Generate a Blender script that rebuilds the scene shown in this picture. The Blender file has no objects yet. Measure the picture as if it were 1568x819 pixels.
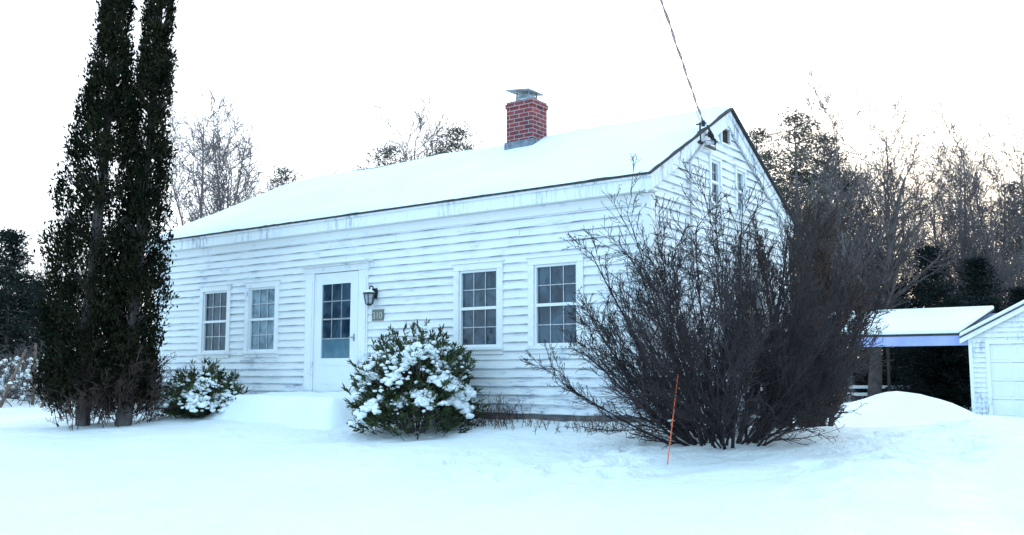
import bpy, math, random, bmesh
import numpy as np
from mathutils import Vector, Matrix, noise
rad = math.radians
scene = bpy.context.scene
ROT = -36.5
HX, HY = 1.84, 12.45
CA, SA = math.cos(rad(ROT)), math.sin(rad(ROT))   # x' axis = (CA,SA)

# ------------------------------------------------------------------ materials
def new_mat(name):
    m = bpy.data.materials.new(name); m.use_nodes = True
    nt = m.node_tree; b = nt.nodes['Principled BSDF']
    return m, nt, b
def N(nt, t, **kw):
    n = nt.nodes.new(t)
    for k, v in kw.items():
        if k in n.inputs: n.inputs[k].default_value = v
        else: setattr(n, k, v)
    return n
def coords(nt, scale=(1, 1, 1)):
    tc = nt.nodes.new('ShaderNodeTexCoord'); mp = nt.nodes.new('ShaderNodeMapping')
    mp.inputs['Scale'].default_value = scale
    nt.links.new(tc.outputs['Object'], mp.inputs['Vector'])
    return mp.outputs['Vector']
def ramp(nt, src, stops):
    r = nt.nodes.new('ShaderNodeValToRGB')
    el = r.color_ramp.elements
    el[0].position, el[0].color = stops[0][0], (*stops[0][1], 1)
    el[1].position, el[1].color = stops[-1][0], (*stops[-1][1], 1)
    for p, c in stops[1:-1]:
        e = el.new(p); e.color = (*c, 1)
    nt.links.new(src, r.inputs['Fac'])
    return r.outputs['Color']
def simple(name, c1, c2=None, scale=5.0, rough=.7, bump=0.0, bscale=30.0, mscale=(1, 1, 1), spec=.3, metal=0, lo=.35, hi=.65):
    m, nt, b = new_mat(name)
    c2 = c2 or c1
    v = coords(nt, mscale)
    n = N(nt, 'ShaderNodeTexNoise', Scale=scale, Detail=2.0, Roughness=.6)
    nt.links.new(v, n.inputs['Vector'])
    nt.links.new(ramp(nt, n.outputs['Fac'], [(lo, c1), (hi, c2)]), b.inputs['Base Color'])
    b.inputs['Roughness'].default_value = rough
    b.inputs['Specular IOR Level'].default_value = spec
    b.inputs['Metallic'].default_value = metal
    if bump:
        n2 = N(nt, 'ShaderNodeTexNoise', Scale=bscale, Detail=5.0)
        nt.links.new(v, n2.inputs['Vector'])
        bp = N(nt, 'ShaderNodeBump', Strength=bump, Distance=.02)
        nt.links.new(n2.outputs['Fac'], bp.inputs['Height'])
        nt.links.new(bp.outputs['Normal'], b.inputs['Normal'])
    return m

def snow_mat(name, d=.05, st=.5):
    m, nt, b = new_mat(name)
    v = coords(nt)
    n = N(nt, 'ShaderNodeTexNoise', Scale=.5, Detail=3.0, Roughness=.55)
    nt.links.new(v, n.inputs['Vector'])
    nt.links.new(ramp(nt, n.outputs['Fac'], [(.3, (.79, .86, .88)), (.7, (.87, .91, .92))]), b.inputs['Base Color'])
    b.inputs['Roughness'].default_value = .75
    b.inputs['Specular IOR Level'].default_value = .2
    n1 = N(nt, 'ShaderNodeTexNoise', Scale=2.2, Detail=6.0, Roughness=.64)
    nt.links.new(v, n1.inputs['Vector'])
    b1 = N(nt, 'ShaderNodeBump', Strength=st, Distance=d)
    nt.links.new(n1.outputs['Fac'], b1.inputs['Height'])
    nt.links.new(b1.outputs['Normal'], b.inputs['Normal'])
    return m
SNOW = snow_mat('snow', .17, .9)
SNOW_SOFT = snow_mat('snow_soft', .03, .45)

def paint_mat(name, wear=.0, streak=(1.2, 1.2, 9), base=(.80, .82, .82)):
    m, nt, b = new_mat(name)
    v = coords(nt, streak)
    n = N(nt, 'ShaderNodeTexNoise', Scale=1.6, Detail=6.0, Roughness=.75)
    nt.links.new(v, n.inputs['Vector'])
    vb = coords(nt)
    nb = N(nt, 'ShaderNodeTexNoise', Scale=.8, Detail=3.0)
    nt.links.new(vb, nb.inputs['Vector'])
    mul = N(nt, 'ShaderNodeMath', operation='ADD')
    nt.links.new(n.outputs['Fac'], mul.inputs[0])
    sc = N(nt, 'ShaderNodeMath', operation='MULTIPLY'); sc.inputs[1].default_value = .5
    nt.links.new(nb.outputs['Fac'], sc.inputs[0]); nt.links.new(sc.outputs[0], mul.inputs[1])
    # more wear close to the ground
    s = nt.nodes.new('ShaderNodeSeparateXYZ'); nt.links.new(vb, s.inputs[0])
    zr = N(nt, 'ShaderNodeMapRange'); zr.inputs['From Min'].default_value = 0; zr.inputs['From Max'].default_value = 1.1
    zr.inputs['To Min'].default_value = -.10; zr.inputs['To Max'].default_value = 0
    nt.links.new(s.outputs[2], zr.inputs['Value'])
    ad = N(nt, 'ShaderNodeMath', operation='ADD'); nt.links.new(mul.outputs[0], ad.inputs[0]); nt.links.new(zr.outputs[0], ad.inputs[1])
    nt.links.new(ramp(nt, ad.outputs[0], [(.0, (.30, .30, .31)), (.56+wear, (.36, .38, .42)), (.62+wear, (.64, .69, .75)), (.72+wear, base)]), b.inputs['Base Color'])
    b.inputs['Roughness'].default_value = .55
    b.inputs['Specular IOR Level'].default_value = .25
    return m
PAINT = paint_mat('clapboard_paint', -.012)
TRIM = paint_mat('trim_paint', -.05, (2, 2, 2))
FASCIA = paint_mat('fascia_paint', .045, (7, 7, 1.0))
EDGE = simple('worn_lap_shadow', (.20, .22, .26), (.66, .70, .75), 2.2, .8, lo=.36, hi=.62)  # lap shadow painted as a dark strip, mottled with worn paint
DOORP = simple('door_paint', (.80, .82, .82), (.76, .79, .81), 3, .45, .05)
SHINGLE = simple('roof_shingle', (.03, .03, .035), (.07, .07, .075), 20, .9, .5)
STONE = simple('foundation_stone', (.10, .10, .11), (.25, .24, .24), 4, .9, .6, 8)
BLACK = simple('black_metal', (.015, .015, .017), (.03, .03, .03), 20, .45)
GALV = simple('galvanised', (.35, .37, .4), (.5, .52, .54), 8, .4, metal=.6)
CAPM = simple('weathered_cap', (.16, .20, .23), (.34, .38, .40), 8, .6)
CABLE = simple('cable', (.03, .03, .035), (.05, .05, .05), 20, .6)
CABLE1 = simple('cable_grey', (.16, .12, .13), (.3, .24, .25), 5, .6)
CABLE2 = simple('cable_copper', (.35, .18, .16), (.45, .28, .25), 20, .6)
ORANGE = simple('orange_plastic', (.75, .12, .03), (.8, .16, .05), 20, .4)
PLAQ = simple('plaque_paint', (.12, .17, .16), (.16, .2, .18), 20, .5)
DIG = simple('plaque_digits', (.55, .45, .40), (.6, .5, .45), 20, .5)
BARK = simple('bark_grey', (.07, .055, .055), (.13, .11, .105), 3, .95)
BARK_HAZED = simple('bark_hazed', (.10, .085, .09), (.22, .195, .195), .6, .95)  # bark tone lightened to paint in the haze of distance
BARK_BUSH = simple('bush_bark', (.018, .014, .017), (.055, .042, .045), 2.5, .85)
BROWN = simple('brown_twig', (.045, .030, .027), (.09, .058, .048), 2.0, .95)
DRY = simple('dry_stalk', (.14, .085, .06), (.22, .15, .11), 6, .95)
ARB = simple('arborvitae_foliage', (.005, .009, .005), (.022, .022, .012), 2.6, .95, spec=.05)
SHRUBG = simple('shrub_foliage', (.010, .025, .012), (.075, .095, .035), 7, .6, spec=.25)
PINEG = simple('pine_foliage', (.06, .066, .052), (.135, .13, .105), .8, .9, spec=.1)
SPRUCE = simple('spruce_foliage', (.006, .012, .012), (.022, .032, .03), 1.2, .9, spec=.1)
BEAM = simple('beam_paint', (.30, .37, .66), (.38, .44, .70), 2, .6)

def glass_mat(name, c1, c2, sc=1.5):
    m, nt, b = new_mat(name)
    v = coords(nt, (1, 1, 1.0))
    n = N(nt, 'ShaderNodeTexNoise', Scale=sc, Detail=5.0, Roughness=.6, Distortion=.8)
    nt.links.new(v, n.inputs['Vector'])
    nt.links.new(ramp(nt, n.outputs['Fac'], [(.38, c1), (.62, c2)]), b.inputs['Base Color'])
    b.inputs['Roughness'].default_value = .08
    b.inputs['Specular IOR Level'].default_value = .5
    n2 = N(nt, 'ShaderNodeTexNoise', Scale=2.5, Detail=1.0)
    nt.links.new(v, n2.inputs['Vector'])
    bp = N(nt, 'ShaderNodeBump', Strength=.25, Distance=.02)
    nt.links.new(n2.outputs['Fac'], bp.inputs['Height']); nt.links.new(bp.outputs['Normal'], b.inputs['Normal'])
    return m
GLASS = glass_mat('window_glass', (.008, .02, .035), (.05, .09, .13), 2.5)
GLASS2 = glass_mat('curtained_glass', (.05, .11, .15), (.20, .31, .38), 4)
GLASS3 = glass_mat('lower_door_glass', (.08, .16, .21), (.15, .25, .31), 1)

def brick_mat():
    m, nt, b = new_mat('brick')
    tc = nt.nodes.new('ShaderNodeTexCoord'); s = nt.nodes.new('ShaderNodeSeparateXYZ')
    nt.links.new(tc.outputs['Object'], s.inputs[0])
    a = N(nt, 'ShaderNodeMath', operation='ADD'); nt.links.new(s.outputs[0], a.inputs[0]); nt.links.new(s.outputs[1], a.inputs[1])
    c = nt.nodes.new('ShaderNodeCombineXYZ'); nt.links.new(a.outputs[0], c.inputs[0]); nt.links.new(s.outputs[2], c.inputs[1])
    br = nt.nodes.new('ShaderNodeTexBrick')
    br.inputs['Color1'].default_value = (.30, .055, .05, 1); br.inputs['Color2'].default_value = (.15, .032, .037, 1)
    br.inputs['Mortar'].default_value = (.38, .32, .34, 1)
    br.inputs['Scale'].default_value = 1; br.inputs['Brick Width'].default_value = .21; br.inputs['Row Height'].default_value = .075
    br.inputs['Mortar Size'].default_value = .008
    nt.links.new(c.outputs[0], br.inputs['Vector'])
    n = N(nt, 'ShaderNodeTexNoise', Scale=6.0, Detail=5.0); nt.links.new(tc.outputs['Object'], n.inputs['Vector'])
    mx = nt.nodes.new('ShaderNodeMix'); mx.data_type = 'RGBA'; mx.blend_type = 'MULTIPLY'; mx.inputs[0].default_value = .7
    nt.links.new(br.outputs['Color'], mx.inputs[6])
    nt.links.new(ramp(nt, n.outputs['Fac'], [(.3, (.45, .45, .5)), (.7, (1, 1, 1))]), mx.inputs[7])
    nt.links.new(mx.outputs[2], b.inputs['Base Color'])
    bp = N(nt, 'ShaderNodeBump', Strength=.6, Distance=.01); bp.invert = True
    nt.links.new(br.outputs['Fac'], bp.inputs['Height']); nt.links.new(bp.outputs['Normal'], b.inputs['Normal'])
    b.inputs['Roughness'].default_value = .9
    return m
BRICK = brick_mat()

# ------------------------------------------------------------------ mesh helpers
def empty(name, loc=(0, 0, 0), rz=0):
    e = bpy.data.objects.new(name, None); scene.collection.objects.link(e)
    e.location = loc; e.rotation_euler = (0, 0, rad(rz)); e.empty_display_size = .2
    return e
def obj(name, mesh, mat=None, parent=None, loc=None, rz=None, smooth=False, scale=None):
    o = bpy.data.objects.new(name, mesh); scene.collection.objects.link(o)
    if mat and len(mesh.materials) == 0: mesh.materials.append(mat)
    if parent: o.parent = parent
    if loc is not None: o.location = loc
    if rz is not None: o.rotation_euler = (0, 0, rz)
    if scale is not None: o.scale = scale
    if smooth: mesh.polygons.foreach_set('use_smooth', [True]*len(mesh.polygons))
    return o
class MB:
    def __init__(s): s.v = []; s.f = []
    def box(s, x0, x1, y0, y1, z0, z1):
        i = len(s.v)
        s.v += [(x0, y0, z0), (x1, y0, z0), (x1, y1, z0), (x0, y1, z0), (x0, y0, z1), (x1, y0, z1), (x1, y1, z1), (x0, y1, z1)]
        s.f += [(i, i+3, i+2, i+1), (i+4, i+5, i+6, i+7), (i, i+1, i+5, i+4), (i+1, i+2, i+6, i+5), (i+2, i+3, i+7, i+6), (i+3, i, i+4, i+7)]
    def prism(s, loop0, loop1):
        i = len(s.v); n = len(loop0)
        s.v += list(loop0) + list(loop1)
        s.f.append(tuple(range(i, i+n))[::-1]); s.f.append(tuple(range(i+n, i+2*n)))
        for k in range(n):
            s.f.append((i+k, i+(k+1) % n, i+n+(k+1) % n, i+n+k))
    def tube(s, p, q, r, n=8, r2=None):
        p = Vector(p); q = Vector(q); d = (q-p).normalized()
        a = d.orthogonal().normalized(); b = d.cross(a); r2 = r if r2 is None else r2
        l0 = [tuple(p+(a*math.cos(t)+b*math.sin(t))*r) for t in [2*math.pi*k/n for k in range(n)]]
        l1 = [tuple(q+(a*math.cos(t)+b*math.sin(t))*r2) for t in [2*math.pi*k/n for k in range(n)]]
        s.prism(l0, l1)
    def mesh(s, name):
        m = bpy.data.meshes.new(name); m.from_pydata(s.v, [], s.f); m.update(); 
        return m
    def obj(s, name, mat, parent=None, smooth=False, bevel=0, **kw):
        m = s.mesh(name)
        bm = bmesh.new(); bm.from_mesh(m); bmesh.ops.recalc_face_normals(bm, faces=bm.faces); bm.to_mesh(m); bm.free()
        o = obj(name, m, mat, parent, smooth=smooth, **kw)
        if bevel:
            b = o.modifiers.new('bevel', 'BEVEL'); b.width = bevel; b.segments = 2; b.limit_method = 'ANGLE'
        return o
def np_mesh(name, V, Q):
    m = bpy.data.meshes.new(name)
    V = np.asarray(V, dtype=np.float32); Q = np.asarray(Q, dtype=np.int32)
    m.vertices.add(len(V)); m.vertices.foreach_set('co', V.ravel())
    k = Q.shape[1]
    m.loops.add(Q.size); m.loops.foreach_set('vertex_index', Q.ravel())
    m.polygons.add(len(Q)); m.polygons.foreach_set('loop_start', np.arange(0, Q.size, k, dtype=np.int32))
    m.polygons.foreach_set('loop_total', np.full(len(Q), k, dtype=np.int32))
    m.update(calc_edges=True); return m
def seg_arrays(S, sides=3):
    A = np.array([s[0] for s in S]); B = np.array([s[1] for s in S])
    r0 = np.array([s[2] for s in S]); r1 = np.array([s[3] for s in S])
    d = B-A; d /= (np.linalg.norm(d, axis=1, keepdims=True)+1e-9)
    ref = np.tile(np.array([0.0, 0, 1]), (len(S), 1)); ref[np.abs(d[:, 2]) > .9] = (1, 0, 0)
    a = np.cross(d, ref); a /= (np.linalg.norm(a, axis=1, keepdims=True)+1e-9); b = np.cross(d, a)
    V = np.zeros((len(S), 2*sides, 3))
    for k in range(sides):
        t = 2*math.pi*k/sides
        o = a*math.cos(t)+b*math.sin(t)
        V[:, k] = A+o*r0[:, None]; V[:, sides+k] = B+o*r1[:, None]
    base = (np.arange(len(S))*2*sides)[:, None]
    Q = []
    for k in range(sides):
        k2 = (k+1) % sides
        Q.append(np.concatenate([base+k, base+k2, base+sides+k2, base+sides+k], axis=1))
    return V.reshape(-1, 3), np.concatenate(Q)
def seg_mesh(name, S, sides=3):
    V, Q = seg_arrays(S, sides); return np_mesh(name, V, Q)
def rot_dir(d, ang, rng):
    a = d.orthogonal().normalized(); b = d.cross(a); t = rng.uniform(0, 2*math.pi)
    return (d*math.cos(ang)+(a*math.cos(t)+b*math.sin(t))*math.sin(ang)).normalized()
def grow(S, rng, p, d, L, r, lvl, c):
    n = c['n'][lvl]; step = L/n; mx = len(c['n'])-1
    rmin = c['rmin']
    for i in range(n):
        d = (d+Vector((rng.gauss(0, 1), rng.gauss(0, 1), rng.gauss(0, 1)))*c['wig'][lvl]+Vector((0, 0, c['up'][lvl]))).normalized()
        q = p+d*step
        ra = max(rmin, r*(1-c['taper']*i/n)); rb = max(rmin*.8, r*(1-c['taper']*(i+1)/n))
        S.append((tuple(p), tuple(q), ra, rb))
        f = (i+1)/n
        if lvl < mx and f > c['start'][lvl]:
            k = c['kids'][lvl]; k = int(k)+(rng.random() < k-int(k))
            for _ in range(k):
                ang = rad(rng.uniform(*c['ang'][lvl]))
                LL = L*c['ratio'][lvl]*(1-.55*f)*rng.uniform(.6, 1.2)
                grow(S, rng, q if rng.random() < .5 else p.lerp(q, .5), rot_dir(d, ang, rng), LL, max(rmin, rb*c['rr']), lvl+1, c)
        p = q
def bare_arrays(seed, H=10.0, r=.14, stems=1, spread=.12, **over):
    rng = random.Random(seed); S = []
    c = dict(n=[11, 6, 4, 3], wig=[.05, .13, .2, .22], up=[.03, .10, .05, .02], taper=.85, rmin=.008,
             kids=[2.4, 1.9, 1.4], start=[.22, .15, .1], ang=[(25, 50), (25, 55), (20, 60)], ratio=[.48, .55, .55], rr=.55)
    c.update(over)
    for k in range(stems):
        t = rng.uniform(0, 6.28); d = Vector((math.cos(t)*spread*(stems > 1 or .4), math.sin(t)*spread*(stems > 1 or .4), 1)).normalized()
        grow(S, rng, Vector((math.cos(t)*.15*(stems > 1), math.sin(t)*.15*(stems > 1), -.3)), d, H*rng.uniform(.88, 1.0), r*rng.uniform(.8, 1), 0, c)
    return seg_arrays(S, 3)
def bare_tree(name, seed, *a, **k):
    V, Q = bare_arrays(seed, *a, **k); return np_mesh(name, V, Q)
def leaf_arrays(C, A, L, W, nrng):
    C = np.asarray(C); A = np.asarray(A); A = A/(np.linalg.norm(A, axis=1, keepdims=True)+1e-9)
    R = nrng.normal(size=C.shape); B = np.cross(A, R); B /= (np.linalg.norm(B, axis=1, keepdims=True)+1e-9)
    L = np.asarray(L).reshape(-1, 1); W = np.asarray(W).reshape(-1, 1)
    V = np.stack([C-A*L*.5, C+B*W*.5, C+A*L*.5, C-B*W*.5], axis=1)
    n = len(C); Q = np.arange(4*n).reshape(n, 4)
    return V.reshape(-1, 3), Q
def join_arr(parts):
    V = []; Q = []; o = 0
    for v, q in parts:
        V.append(v); Q.append(q+o); o += len(v)
    return np.concatenate(V), np.concatenate(Q)
def ico(n):
    _bm = bmesh.new(); bmesh.ops.create_icosphere(_bm, subdivisions=n, radius=1)
    v = np.array([v.co[:] for v in _bm.verts]); f = np.array([[v.index for v in f.verts] for f in _bm.faces]); _bm.free(); return v, f
ICO3 = ico(3); ICO2 = ico(2)
def lump_arrays(lumps, seed=0, amp=.35, I=ICO2):
    parts = []
    for j, (c, r) in enumerate(lumps):
        off = Vector((seed*7.3+j*3.1, j*1.7, 0))
        f = np.array([1+amp*noise.noise(Vector(v)*1.6+off)+amp*.5*noise.noise(Vector(v)*4+off) for v in I[0]])
        V = I[0]*f[:, None]*np.array(r)[None]+np.array(c)[None]
        parts.append((V, I[1]))
    return join_arr(parts)

# ------------------------------------------------------------------ terrain
def local(X, Y):
    lx, ly = X-HX, Y-HY
    return lx*CA+ly*SA, -(lx*-SA+ly*CA)     # x', n (distance in front of facade)
def world(xp, n):
    return HX+xp*CA+n*SA, HY+xp*SA-n*CA
def sm(a, b, x):
    t = min(1, max(0, (x-a)/(b-a))); return t*t*(3-2*t)
FN = [-22, -6, 0, 1, 2, 3, 5.5, 11, 30]; FZ = [-.6, -.42, -.06, -.19, -.3, -.39, -.6, -.95, -1.15]
rngf = random.Random(5)
prints = []
for tr in [((-.3, 9.6), (1.9, 11.0), 9), ((.2, 8.4), (1.3, 10.2), 7), ((-2.5, 10.6), (-.2, 10.9), 7), ((.9, 9.0), (-.6, 10.6), 6), ((5.3, 15.5), (7.0, 19.5), 12), ((2.6, 7.9), (3.3, 9.6), 4), ((-.8, 9.9), (1.2, 9.9), 8), ((4.2, 10.5), (6.2, 12.5), 7), ((4.0, 9.2), (6.4, 11.0), 8)]:
    for i in range(tr[2]):
        f = i/(tr[2]-1)
        prints.append((tr[0][0]*(1-f)+tr[1][0]*f+rngf.gauss(0, .12), tr[0][1]*(1-f)+tr[1][1]*f+rngf.gauss(0, .12), rngf.uniform(.1, .16), rngf.uniform(.07, .12)))
def gz(X, Y, fine=True):
    xp, n = local(X, Y)
    z = float(np.interp(n, FN, FZ))
    if n > 0: z *= 1-.42*(1-sm(-9, -4, xp))
    if Y > 8 and X > 2:
        z += .66*math.exp(-((X-9.2)/1.5)**2-((Y-22.3)/1.0)**2)
        z += .30*math.exp(-((X-6.9)/1.3)**2-((Y-21.0)/1.2)**2)
        z += .16*math.exp(-((X-6.0)/1.6)**2-((Y-12.0)/.9)**2)
        z += .16*math.exp(-((X-9.5)/2.5)**2-((Y-17)/.8)**2)
        tt = (X-6.5)-(Y-12)*.42      # packed wheel ruts of the drive
        if Y < 26: z -= .09*(math.exp(-(tt/.22)**2)+math.exp(-((tt-1.5)/.22)**2))*sm(9, 12, Y)*(1-sm(22, 26, Y))
    z += .05*noise.noise(Vector((X*.35, Y*.35, 0)))+.045*noise.noise(Vector((X*1.1, Y*1.3, 3)))
    if fine:
        z += .016*noise.noise(Vector((X*4, Y*4, 7)))
        if 7 < Y < 21 and -4 < X < 8:
            for px, py, r, h in prints:
                dx = X-px; dy = Y-py
                if dx*dx+dy*dy > .25: continue
                d2 = (dx*dx+dy*dy)/(r*r)
                z -= h*math.exp(-d2*1.2); z += h*.3*math.exp(-(math.sqrt(d2)-1.4)**2*5)
    return z
K = 400
u = np.linspace(-1, 1, K); b_ = 6.3
gx = 1.0+1.5*np.sinh(b_*u); gy = 9.8+1.5*np.sinh(b_*u)
V = np.zeros((K, K, 3)); 
for j in range(K):
    for i in range(K):
        X, Y = gx[i], gy[j]
        V[j, i] = (X, Y, gz(X, Y))
idx = np.arange(K*K).reshape(K, K)
Q = np.stack([idx[:-1, :-1], idx[:-1, 1:], idx[1:, 1:], idx[1:, :-1]], axis=-1).reshape(-1, 4)
obj('snow_ground', np_mesh('snow_ground', V.reshape(-1, 3), Q), SNOW, smooth=True)

# ------------------------------------------------------------------ house
house = empty('clapboard_house', (HX, HY, 0), ROT)
L = 11.25; W = 5.0
EZ = 3.24; OV = .18; RID = 4.70; RY = 2.5
kS = (RID-EZ)/(RY+OV)
WT = 3.0
def roofz(y): return EZ+kS*(min(y, 2*RY-y)+OV)
rc = random.Random(3)
def clap(mb, f, a0f, a1f, z0, z1, ops, e=.128, me=None):
    z = z0
    while z < z1-.01:
        zt = min(z+e, z1)
        iv = [(a0f(zt), a1f(zt))]
        for (o0, o1, oz0, oz1) in ops:
            if oz1 > z+.005 and oz0 < zt-.005:
                ni = []
                for a, b in iv:
                    if o1 <= a or o0 >= b: ni.append((a, b)); continue
                    if o0 > a: ni.append((a, o0))
                    if o1 < b: ni.append((o1, b))
                iv = ni
        for a, b in iv:
            if b-a < .02: continue
            cur = a
            while cur < b-.01:
                nx = min(b, cur+rc.uniform(2.2, 4.5))
                if b-nx < .5: nx = b
                o = .036+rc.uniform(-.006, .005); dz = rc.uniform(-.005, .005)
                g = .002; dz2 = rc.uniform(-.006, .006)
                l0 = [f(cur+g, o, z+dz), f(cur+g, .008, zt+.012), f(cur+g, -.02, zt+.012), f(cur+g, -.02, z+dz)]
                l1 = [f(nx-g, o, z+dz2), f(nx-g, .008, zt+.012), f(nx-g, -.02, zt+.012), f(nx-g, -.02, z+dz2)]
                mb.prism(l0, l1)
                if me:   # dark strip paints the lap shadow line along the worn butt edge
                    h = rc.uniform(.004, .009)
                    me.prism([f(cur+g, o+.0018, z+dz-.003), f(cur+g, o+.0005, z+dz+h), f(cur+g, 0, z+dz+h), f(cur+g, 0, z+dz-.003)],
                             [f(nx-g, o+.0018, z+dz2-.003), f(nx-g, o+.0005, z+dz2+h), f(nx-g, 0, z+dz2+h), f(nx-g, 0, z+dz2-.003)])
                cur = nx
        z += e
ff = lambda a, o, z: (a, -o, z)
fg = lambda a, o, z: (o, a, z)
WZ0, WZ1 = .98, 2.14
SW = .74
wins = [(-9.3, GLASS), (-7.92, GLASS2), (-2.9, GLASS), (-1.50, GLASS)]
DX = -5.97; DZ0, DZ1 = .25, 2.27
ops = [(c-SW/2-.03, c+SW/2+.03, WZ0-.02, WZ1+.02) for c, _ in wins]+[(DX-.60, DX+.60, -1, DZ1+.05)]
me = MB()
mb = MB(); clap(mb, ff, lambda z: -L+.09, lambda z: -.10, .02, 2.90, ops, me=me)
mb.obj('front_clapboards', PAINT, house)
gops = [(1.85, 2.25, 3.10, 3.85), (2.80, 3.2, 3.10, 3.85), (2.25, 2.65, 4.12, 4.40), (3.0, 3.7, .98, 2.14)]
mb = MB()
def g0(z): return .10 if z < WT else max(.10, (z-EZ)/kS-OV+.12)
def g1(z): return W-.10 if z < WT else min(W-.10, W-((z-EZ)/kS-OV+.12))
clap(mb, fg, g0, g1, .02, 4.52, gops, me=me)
mb.obj('gable_clapboards', PAINT, house)
me.obj('lap_shadow_edges', EDGE, house)
mb = MB()
prof = [(0+.08, -.3), (W, -.3), (W, WT), (RY, RID-.25), (.08, WT)]
mb.prism([(-.02-.06, y, z) for y, z in prof], [(-.03-.12, y, z) for y, z in prof])
prof2 = [(0.06, -.3), (W, -.3), (W, WT+.1), (.06, WT+.1)]
mb.prism([(-L+.05, y, z) for y, z in prof2], [(-L-.0, y, z) for y, z in prof2])
mb.box(-L+.05, -.16, .06, .12, .0, WT)
mb.box(-L+.05, -.16, W-.08, W, -.3, WT)
mb.obj('wall_core', PAINT, house)
mb = MB(); mb.box(-L+.02, -.02, .03, .3, -.5, .015); mb.box(-.30, -.015, .31, W-.05, -.5, .014)
mb.obj('foundation', STONE, house)
mb = MB()
mb.box(-.10, .042, -.046, .10, -.02, 2.99); mb.box(-L-.03, -L+.09, -.046, .07, -.02, 2.99)
mb.box(-.08, .040, W-.1, W+.02, -.02, WT)
mb.obj('corner_boards', TRIM, house, bevel=.004)
mb = MB(); mb.box(-L+.09, -.10, -.048, .02, 2.86, 2.995); mb.obj('frieze_board', TRIM, house)
mb = MB()
mb.box(-L-.22, -5.6, -OV, -OV+.03, 3.0, EZ-.015); mb.box(-5.595, .14, -OV-.006, -OV+.026, 2.994, EZ-.015)
mb.box(-L-.22, .14, -OV-.035, -OV-.007, EZ-.075, EZ-.012)
mb.obj('front_fascia', FASCIA, house, bevel=.004)
mb = MB(); mb.box(-L-.2, .13, -OV+.031, .02, 2.998, 3.02); mb.box(-L-.2, .13, W-.02, W+OV, 2.998, 3.02)
mb.obj('soffit', TRIM, house)
mb = MB()
def rake(x0, x1, dz0, dz1, mbx):
    a = [(-OV, EZ), (RY, RID), (W+OV, EZ)]
    for (y0, z0), (y1, z1) in ((a[0], a[1]), (a[1], a[2])):
        lo = [(y0, z0+dz0), (y1, z1+dz0), (y1, z1+dz1), (y0, z0+dz1)]
        mbx.prism([(x0, y, z) for y, z in lo], [(x1, y, z) for y, z in lo])
rake(.040, .078, -.27, -.03, mb); rake(.080, .10, -.11, -.028, mb)
mb.obj('rake_boards', FASCIA, house)
mb = MB()
LR = -10.3
def slab(y0, z0, y1, z1, xl0, xl1, xr, t0, t1, mbx):
    mbx.prism([(xl0, y0, z0+t0), (xr, y0, z0+t0), (xr, y0, z0+t1), (xl0, y0, z0+t1)],
              [(xl1, y1, z1+t0), (xr, y1, z1+t0), (xr, y1, z1+t1), (xl1, y1, z1+t1)])
slab(-OV-.05, EZ-.025, RY, RID, -L-.24, LR, .15, -.02, .012, mb)
slab(W+OV+.05, EZ-.025, RY, RID, -L-.24, LR, .15, -.02, .012, mb)
mb.prism([(-L-.24, -OV-.04, EZ-.04), (-L-.24, W+OV+.04, EZ-.04), (LR, RY, RID-.01)], [(-L-.20, -OV, EZ-.07), (-L-.20, W+OV, EZ-.07), (LR+.05, RY, RID-.06)])
mb.obj('roof_deck', SHINGLE, house)
def roof_snow(side):
    nu, nv = 260, 34; P = []
    for j in range(nv+1):
        v = j/nv
        for i in range(nu+1):
            s = i/nu
            edge_n = .05*noise.noise(Vector((s*22, side*5, 1)))+.03*noise.noise(Vector((s*90, side*5, 1)))
            y = (-OV-.05+max(0, edge_n+.0))*(1-v)+RY*v
            xl = (-L-.22)*(1-v)+LR*v
            re = .02+.06*max(0, noise.noise(Vector((v*9, 4, side)))+.1)
            if side == 0: re += .22*max(0, noise.noise(Vector((v*4, 9, 2)))+.0)
            x = xl*(1-s)+(.14-re)*s
            zb = EZ+kS*(y+OV)+.02
            e = min(1, min(s, (1-s))*nu/7, v*nv/2.5+.25)
            if i in (0, nu) or j == 0: e = 0
            th = .06+.045*noise.noise(Vector((x*.6, y*1.2, side*9)))+.015*noise.noise(Vector((x*3, y*3, side*9)))
            z = zb+th*math.sqrt(max(0, e)) if e > 0 else zb-.005
            yy = y if side == 0 else 2*RY-y
            P.append((x, yy, z))
    id2 = np.arange((nu+1)*(nv+1)).reshape(nv+1, nu+1)
    q = np.stack([id2[:-1, :-1], id2[:-1, 1:], id2[1:, 1:], id2[1:, :-1]], axis=-1).reshape(-1, 4)
    if side: q = q[:, ::-1]
    return np_mesh('roof_snow', P, q)
obj('front_roof_snow', roof_snow(0), SNOW_SOFT, house, smooth=True)
obj('rear_roof_snow', roof_snow(1), SNOW_SOFT, house, smooth=True)
mb = MB(); mb.prism([(-L-.25, -OV, EZ-.0), (-L-.25, W+OV, EZ), (LR-.02, RY, RID+.07)], [(-L-.22, -OV, EZ-.03), (-L-.22, W+OV, EZ-.03), (LR, RY, RID)])
mb.obj('hip_roof_snow', SNOW_SOFT, house)

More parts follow.
